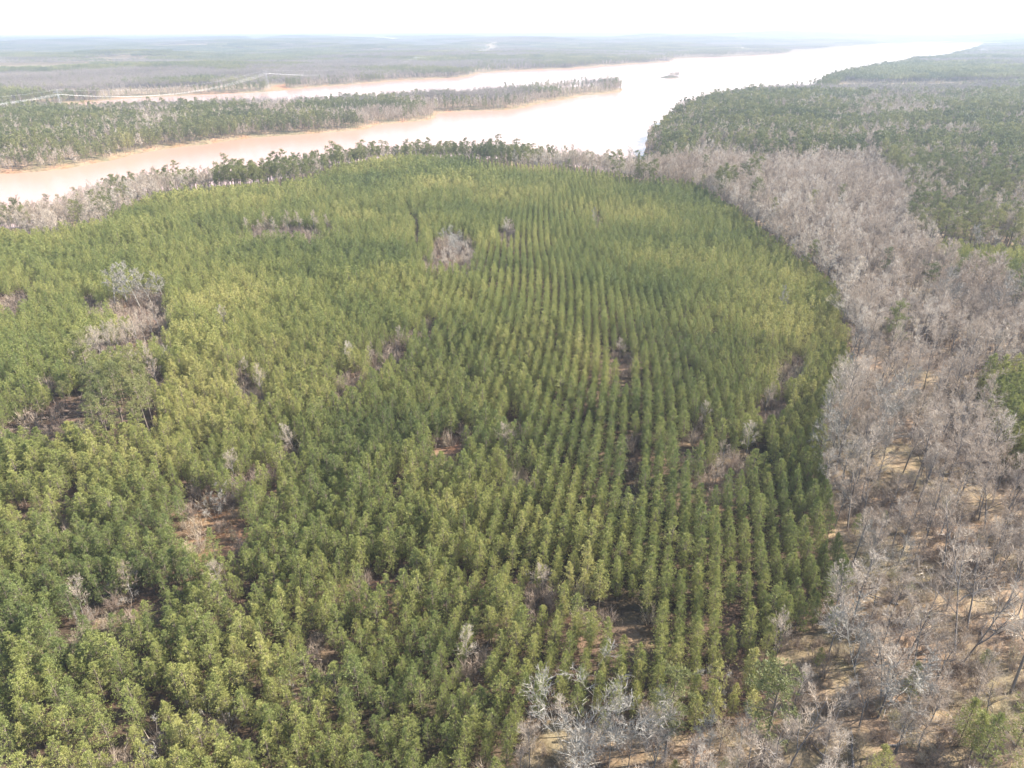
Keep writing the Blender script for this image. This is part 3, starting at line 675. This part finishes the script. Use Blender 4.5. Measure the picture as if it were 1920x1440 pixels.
# ------------------------------------------------------------------ the nearest 300 of each kind as objects, the rest as one body of wood
def gn_body(name, P, rot, scl, idx, meshes, label, cat):
    src = bpy.data.collections.new(name+'_sources')
    for i, m in enumerate(meshes): src.objects.link(bpy.data.objects.new('%s_source_%03d' % (name, i), m))
    me = bpy.data.meshes.new(name); me.vertices.add(len(P)); me.vertices.foreach_set('co', P.astype(np.float32).ravel())
    for nm, ty, dat in (('rot', 'FLOAT_VECTOR', rot), ('scl', 'FLOAT_VECTOR', scl)):
        a = me.attributes.new(nm, ty, 'POINT'); a.data.foreach_set('vector', dat.astype(np.float32).ravel())
    a = me.attributes.new('idx', 'INT', 'POINT'); a.data.foreach_set('value', idx.astype(np.int32))
    o = bpy.data.objects.new(name, me); col.objects.link(o)
    ng = bpy.data.node_groups.new(name+'_scatter', 'GeometryNodeTree')
    ng.interface.new_socket('Geometry', in_out='INPUT', socket_type='NodeSocketGeometry'); ng.interface.new_socket('Geometry', in_out='OUTPUT', socket_type='NodeSocketGeometry')
    n = ng.nodes; gi = n.new('NodeGroupInput'); go = n.new('NodeGroupOutput'); ip_ = n.new('GeometryNodeInstanceOnPoints'); ci = n.new('GeometryNodeCollectionInfo')
    ci.inputs['Collection'].default_value = src; ci.inputs['Separate Children'].default_value = True; ci.inputs['Reset Children'].default_value = True
    def named(nm, ty):
        q = n.new('GeometryNodeInputNamedAttribute'); q.data_type = ty; q.inputs['Name'].default_value = nm; return q.outputs['Attribute']
    L = ng.links; L.new(gi.outputs[0], ip_.inputs['Points']); L.new(ci.outputs[0], ip_.inputs['Instance']); ip_.inputs['Pick Instance'].default_value = True
    L.new(named('idx', 'INT'), ip_.inputs['Instance Index'])
    er = n.new('FunctionNodeEulerToRotation'); L.new(named('rot', 'FLOAT_VECTOR'), er.inputs[0]); L.new(er.outputs[0], ip_.inputs['Rotation'])
    L.new(named('scl', 'FLOAT_VECTOR'), ip_.inputs['Scale']); L.new(ip_.outputs[0], go.inputs[0])
    md = o.modifiers.new('scatter', 'NODES'); md.node_group = ng
    tag(o, label, cat, kind='stuff'); return o
MARKS = [(W(a, b, 8), nm) for a, b, nm in [(262,568,'the white bare clump, left'),(395,945,'the reddish clearing, left'),(238,1115,'the bare thicket, lower left'),
  (718,1072,'the red-soil gap, lower middle'),(1165,1140,'the dark gap, lower right'),(1090,1380,'the many-stemmed pale tree, bottom'),(1325,1310,'the small white fan-shaped tree'),
  (410,1350,'the two white saplings, bottom left'),(300,1395,'the pale sapling clump, bottom left'),(1425,1400,'the dark old pine, bottom right'),(1245,1400,'the olive old pine, bottom'),
  (1630,1300,'the large white-branched tree'),(1795,1240,'the dark forked tree, lower right'),(1676,1400,'the short grey tree, bottom right'),(545,1300,'the thin white pole, bottom'),
  (1010,1100,'the small grey tree, lower middle'),(905,1425,'the brown brush patch, bottom middle'),(1590,880,'the white-crowned edge tree')]]
def zone(x, y, z):
    px, py, _ = proj(x, y, z); px = float(px); py = float(py)
    best = min(MARKS, key=lambda m: (m[0][0]-x)**2+(m[0][1]-y)**2); d = math.hypot(best[0][0]-x, best[0][1]-y)
    if d < 11:
        qx, _, _ = proj(best[0][0], best[0][1], 8.0); return ('just left of ' if px < qx-12 else 'just right of ' if px > qx+12 else 'right next to ')+best[1]
    h = ['far left', 'left', 'middle left', 'centre', 'middle right', 'right', 'far right'][min(6, max(0, int(px/1920*7)))]
    v = 'bottom edge' if py > 1330 else 'just above the bottom edge' if py > 1180 else 'lower part' if py > 980 else 'halfway up' if py > 620 else 'upper part'
    return '%s, %s' % (v, h)
def split(kind, n_obj, ztop, desc, cat, group, body, blabel, bcat):
    P, rot, scl, idx = [np.concatenate(a) for a in zip(*recs[kind.name])]
    px, py, dz = proj(P[:, 0], P[:, 1], P[:, 2]+ztop)
    vis = (px > 4) & (px < 1916) & (py > 0) & (py < 1436)
    o = np.argsort(np.where(vis, dz, 1e9)); n_obj = min(n_obj, int(vis.sum())); pick = o[:n_obj]; rest = o[n_obj:]
    l0 = kind.lod[0]
    objs = []
    for i in pick:
        j = l0.index(idx[i]) if idx[i] in l0 else int(i) % len(l0)
        e = tree_object(kind.name, kind.pairs[j], None, *[float(v) for v in P[i]], float(rot[i, 2]), float(scl[i, 0]), float(scl[i, 2]), None, cat, group)
        big = 'small ' if scl[i, 2] < 0.85*np.median(scl[pick, 2]) else 'big ' if scl[i, 2] > 1.12*np.median(scl[pick, 2]) else ''
        e['label'] = (big+desc+' '+zone(P[i, 0], P[i, 1], P[i, 2]+ztop*.6)).strip()
        objs.append((e, float(px[i]), float(py[i]))); e.rotation_euler[0] = float(rot[i, 0]); e.rotation_euler[1] = float(rot[i, 1])
    sets = {}
    for t_ in objs: sets.setdefault(t_[0]['label'], []).append(t_)
    ORD = ['leftmost', 'second from left', 'third from left', 'fourth from left', 'fifth from left', 'sixth from left', 'seventh from left', 'eighth from left', 'ninth from left', 'tenth from left', 'eleventh from left', 'twelfth from left']
    RK = ['nearest', 'second', 'third', 'fourth', 'fifth', 'sixth', 'seventh', 'eighth', 'ninth', 'tenth', 'eleventh', 'twelfth', 'thirteenth', 'fourteenth', 'fifteenth', 'sixteenth']
    for lb, ls in sets.items():
        if len(ls) < 2: continue
        nr_ = 1 if len(ls) <= 10 else math.ceil(len(ls)/11); ls.sort(key=lambda q: -q[2])
        for a_ in range(nr_):
            part = sorted(ls[a_*len(ls)//nr_:(a_+1)*len(ls)//nr_], key=lambda q: q[1])
            for b_, q in enumerate(part):
                t_ = ORD[b_]+(', %s rank, ' % RK[min(a_, 15)] if nr_ > 1 else ' ')+lb
                for u_, v_ in ((' right next to', ' by'), ('just left of', 'left of'), ('just right of', 'right of'), ('just above the bottom edge', 'low down'), (', bottom', ''), (' lower', ''), ('thin ', '')):
                    if len(t_.split()) > 16: t_ = t_.replace(u_, v_)
                q[0]['label'] = t_
    if len(rest): gn_body(body, P[rest], rot[rest], scl[rest], idx[rest], kind.meshes, blabel, bcat)
split(PINE, 300, 8, 'planted pine', 'pine', 'young pines planted in rows', 'pine_plantation', 'dense green plantation of young pines in rows filling the middle and left', 'pine wood')
split(TALL, 300, 16, 'tall old pine', 'pine', 'tall pines of the natural wood', 'tall_pine_wood', 'dark tall pines on the headlands and the wooded strip between the river arms', 'pine wood')
split(BARE, 300, 12, 'bare grey tree', 'tree', 'bare hardwood trees of the right-hand belt', 'bare_woodland', 'grey leafless hardwood forest sweeping down the right side and along the shores', 'bare wood')
split(BUSH, 300, 1, 'brown bush', 'bush', 'brown bushes on the forest floor', 'underbrush', 'brown twiggy underbrush between the trees and in the clearings', 'underbrush')

# ------------------------------------------------------------------ woodland far beyond the lake, in stands
def tile(size, n, seed, pine, big):
    g = np.random.default_rng(seed); B = MB(); 
    for i in range(n):
        cx, cy = g.uniform(-size/2, size/2, 2); h = g.uniform(13, 22); rr = g.uniform(2.6, 4.2)
        isp = g.random() < pine
        k = int((26 if big else 60)*(1 if isp else 1.5))
        u = unit(g.normal(size=(k, 3))); u[:, 2] = np.abs(u[:, 2])*0.9-0.15
        c = np.array([cx, cy, h*(0.62 if isp else .5)]); P = c+u*np.array([rr, rr, h*(.38 if isp else .5)])*g.uniform(.55, 1, (k, 1))
        s_ = (1.5 if big else 0.9)*(1.1 if isp else .62)
        a = g.normal(size=(k, 3)); a = unit(a)*s_; b_ = unit(np.cross(a, g.normal(size=(k, 3))))*s_*(.7 if isp else .42)
        B.tris(np.stack([P-a*.5-b_*.5, P-a*.5+b_*.5, P+a], 1), 0 if isp else 1)
        if not big: B.tube([(cx, cy, -2), (cx, cy, h*.7)], [.3, .12], 3, 2)
    return B.mesh('woodland_stand', [M_TALL, M_FAR_SHADED, M_GREYBARK])
tiles = [tile(60, 110, 600+i, f, False) for i, f in enumerate((.97, .9, .6, .35, .08, .03))]+[tile(130, 420, 620+i, f, True) for i, f in enumerate((.97, .9, .6, .35, .08, .03))]
def tgrid(r0, r1, s):
    X, Y = np.meshgrid(np.arange(-r1, r1, s), np.arange(0, r1, s)); X = X.ravel()+rng.uniform(-.25, .25, X.size)*s; Y = Y.ravel()+rng.uniform(-.25, .25, Y.size)*s
    r = np.hypot(X, Y); k = (np.abs(X) < Y*math.tan(R(42))+40) & (r > r0) & (r < r1) ; return X[k], Y[k]
PT, IT, SCT = [], [], []
for (r0, r1, s, off) in ((1120, 3300, 46, 0), (3240, 11000, 98, 6)):
    x, y = tgrid(r0, r1, s); sv = shore(x, y); k = (sv > (26 if off == 0 else 52)) & ~open_land(x, y); x, y = x[k], y[k]
    f = fbm(x*.55, y, 260, 4, 41.0); clr = fbm(x*.5, y, 380, 3, 53.0); k = clr < 0.71; x, y, f = x[k], y[k], f[k]
    q = np.digitize(f+rng.normal(0, .025, len(f)), [.40, .455, .50, .54, .59])
    PT.append(np.stack([x, y, height(x, y)], 1)); IT.append(q+off)
P = np.concatenate(PT); n = len(P)
gn_body('far_woodland', P, np.stack([np.zeros(n), np.zeros(n), rng.uniform(0, 6.28, n)], 1), np.stack([np.ones(n)]*2+[rng.uniform(.85, 1.15, n)], 1), np.concatenate(IT), tiles,
        'hazy mixed forest of grey and dark green stands beyond the river to the horizon', 'far wood')

# ------------------------------------------------------------------ power line
M_STEEL = plain('galvanised_steel', (0.40, 0.41, 0.42), 0.5, (0.3, 0.3, 0.3), 1); M_WIRE = plain('aluminium_wire', (0.85, 0.85, 0.82), 0.4, (0.8, 0.8, 0.78), 1)
def hgt(x, y): return float(height(np.array([x]), np.array([y]))[0])
T1 = W(118, 212, 4); T2 = W(503, 167, 4); T3 = W(781, 121, 12)
dv = (T1-T2); T0 = T1+dv*0.62
T4 = W(912, 100, 18)
TW = [(T0, None), (T1, 168), (T2, 131), (T3, 107), (T4, 91)]
tops = []
def beam(B, a, b_, r): B.tube([a, b_], [r, r], 4)
names = ['at the left edge just outside the river bend', 'standing left above the strip woods', 'on the tan clearing across the river arm', 'on the low ridge beyond the river', 'at the far sand clearing']
for i, (p, top) in enumerate(TW):
    z = hgt(*p)
    if top:
        lo, hi = 5, 90
        for _ in range(30):
            m_ = (lo+hi)/2; _, q, _ = proj(p[0], p[1], z+m_)
            if q > top: lo = m_
            else: hi = m_
        h = lo
    else: h = 42
    h = min(max(h, 30), 52)
    nx_ = TW[min(i+1, 4)][0]-TW[max(i-1, 0)][0]; ang = math.atan2(nx_[1], nx_[0])
    e = bpy.data.objects.new('transmission_tower', None); e.location = (p[0], p[1], z); e.rotation_euler = (0, 0, ang); col.objects.link(e)
    tag(e, 'tall steel lattice power tower '+names[i], 'power tower', 'towers of the power line')
    B = MB(); hb = h*0.09; ht = h*0.022; zt = h*0.80
    cor = [(-1, -1), (1, -1), (1, 1), (-1, 1)]
    def cp(c, zz):
        s_ = hb+(ht-hb)*min(1, zz/zt); return np.array([c[0]*s_, c[1]*s_, zz])
    for c in cor:
        beam(B, cp(c, -1), cp(c, zt), 0.10); beam(B, cp(c, zt), np.array([c[0]*ht, c[1]*ht, h]), 0.09)
    lv = [0, .2, .37, .51, .63, .73, .80]
    for a, b_ in zip(lv[:-1], lv[1:]):
        for j in range(4):
            c, d = cor[j], cor[(j+1) % 4]
            beam(B, cp(c, a*h), cp(d, b_*h), .05); beam(B, cp(d, a*h), cp(c, b_*h), .05); beam(B, cp(c, b_*h), cp(d, b_*h), .05)
    o = bpy.data.objects.new('lattice_body', B.mesh('lattice_body', [M_STEEL])); col.objects.link(o); o.parent = e
    B = MB(); aw = h*.2
    for zz, ww in ((h*.90, aw),):
        for s_ in (-1, 1):
            for q in (-1, 1): beam(B, (q*ht, 0, zz-.6), (0, s_*ww, zz), .09); beam(B, (q*ht, 0, zz+1.6), (0, s_*ww, zz), .08)
    o = bpy.data.objects.new('crossarm', B.mesh('crossarm', [M_STEEL])); col.objects.link(o); o.parent = e
    yv = np.array([-math.sin(ang), math.cos(ang)]); att = []
    for s_ in (-1, 0, 1):
        B = MB(); zz = h*.90; B.tube([(0, s_*aw*.97, zz), (0, s_*aw*.97, zz-1.0), (0, s_*aw*.97, zz-2.4)], [.12, .16, .1], 5)
        o = bpy.data.objects.new('insulator', B.mesh('insulator', [M_STEEL])); col.objects.link(o); o.parent = e
        att.append(np.array([p[0]+yv[0]*s_*aw*.97, p[1]+yv[1]*s_*aw*.97, z+zz-2.4]))
    att.append(np.array([p[0], p[1], z+h])); tops.append(att)
spn = ['from the left edge to the strip-woods tower', 'sagging over the left river arm', 'running right from the riverside tower', 'over the far woods to the sand clearing']
wn = ['near conductor', 'middle conductor', 'far conductor', 'topmost thin ground wire']
for i in range(4):
    L = np.linalg.norm(tops[i][0]-tops[i+1][0])
    for j in range(4):
        a, b_ = tops[i][j], tops[i+1][j]; ts = np.linspace(0, 1, 41); sag = min(L*.035, 22)*(1 if j < 3 else .75)
        P = a[None]*(1-ts)[:, None]+b_[None]*ts[:, None]; P[:, 2] -= 4*sag*ts*(1-ts)
        B = MB(); B.tube(P, [0.05 if j < 3 else .03]*41, 4)
        tag(link(bpy.data.objects.new('power_cable', B.mesh('power_cable', [M_WIRE]))), '%s of the power line, %s' % (wn[j], spn[i]), 'cable', 'wires of the power line')

# ------------------------------------------------------------------ houses on the far shore
M_WALLW = plain('white_siding', (0.80, 0.79, 0.76), .7, (.72, .7, .68), .5); M_WALLT = plain('tan_siding', (0.55, 0.46, 0.36), .8, (.5, .4, .3), .5)
M_ROOFG = plain('grey_shingles', (0.30, 0.29, 0.29), .8, (.22, .21, .21), .8); M_ROOFL = plain('pale_metal_roof', (0.7, .7, .7), .4, (.6, .6, .6), .8)
M_GLASS = plain('window_glass', (0.06, 0.08, 0.10), .1); M_DOOR = plain('door_paint', (0.3, 0.12, 0.08), .5)
HS = [(908,97,16,9,6,0,0,'white house on the pale sand clearing, left one of its pair'),(921,93.5,18,11,9,1,0,'tall white house on the pale sand clearing, right one of its pair'),(988,90,14,9,6,0,1,'small white house alone in the far woods right of the sand clearing'),
 (1306,103,24,12,6,0,0,'long white lakeside house, leftmost on the far shore clearing'),(1318,102,18,11,7,0,1,'white two-storey lakeside house second from left on the far shore'),(1346,101,16,10,6,1,0,'tan lakeside house in the middle of the far shore clearing'),
 (1385,93,34,16,6,0,1,'wide pale-roofed building behind the right end of the shore clearing'),(1366,90,22,12,6,0,1,'pale building behind the middle of the shore clearing'),(1433,81.5,20,12,7,0,1,'white house alone on the wooded slope right of the shore clearing'),
 (1275,96.5,16,10,6,0,0,'small white house in the trees left of the shore clearing'),(690,82,30,14,6,0,1,'pale far building on the left of the two in the distant fields'),(740,83.5,30,14,6,0,1,'pale far building on the right of the two in the distant fields')]
for i, (a, b_, lx, ly, hh, wc, rc, lb) in enumerate(HS):
    c = W(a, b_, 8); z = hgt(*c)
    for _ in range(3): c = W(a, b_, z); z = hgt(*c)
    az = math.atan2(c[0], c[1])
    e = bpy.data.objects.new('house', None); e.location = (c[0], c[1], z); e.rotation_euler = (0, 0, -az+.2*math.sin(i*2)); col.objects.link(e); tag(e, lb, 'house', 'houses beyond the water')
    B = MB(); B.box((0, 0, hh/2-.5), (lx, ly, hh+1)); o = link(bpy.data.objects.new('wall', B.mesh('wall', [(M_WALLW, M_WALLT)[wc]])), e)
    B = MB(); r_ = ly*.32; x2, y2 = lx/2+.5, ly/2+.6
    B.raw([(-x2, -y2, hh), (x2, -y2, hh), (x2, y2, hh), (-x2, y2, hh), (-x2, 0, hh+r_), (x2, 0, hh+r_)], [(0, 1, 5, 4), (2, 3, 4, 5), (3, 2, 1, 0)]); B.raw([(-x2, -y2, hh), (-x2, 0, hh+r_), (-x2, y2, hh), (x2, -y2, hh), (x2, y2, hh), (x2, 0, hh+r_)], [(0, 1, 2), (3, 4, 5)])
    link(bpy.data.objects.new('roof', B.mesh('roof', [(M_ROOFG, M_ROOFL)[rc]])), e)
    for k_ in range(4):
        if k_ == 2: B = MB(); B.box((0.9, -ly/2-.03, 1.1), (1.1, .08, 2.2)); link(bpy.data.objects.new('door', B.mesh('door', [M_DOOR])), e)
        B = MB(); B.box((-lx*.36+lx*.24*k_, -ly/2-.03, hh*.55), (1.5, .08, 1.6)); link(bpy.data.objects.new('window', B.mesh('window', [M_GLASS])), e)

# ------------------------------------------------------------------ the air
hz = MB(); S = 27000; hz.box((0, 0, (136-8)/2), (2*S, 2*S, 144)); 
hm, t, out = new_mat('haze'); pv = N(t, 'ShaderNodeVolumePrincipled'); pv.inputs['Color'].default_value = (0.365, 0.415, 0.485, 1); pv.inputs['Density'].default_value = HAZE; pv.inputs['Anisotropy'].default_value = 0.2
t.links.new(pv.outputs[0], out.inputs['Volume'])
tag(link(bpy.data.objects.new('haze', hz.mesh('haze', [hm]))), None, None, kind='stuff')
print('TREES', {k: sum(len(a[0]) for a in v) for k, v in recs.items()}, 'tiles', n)
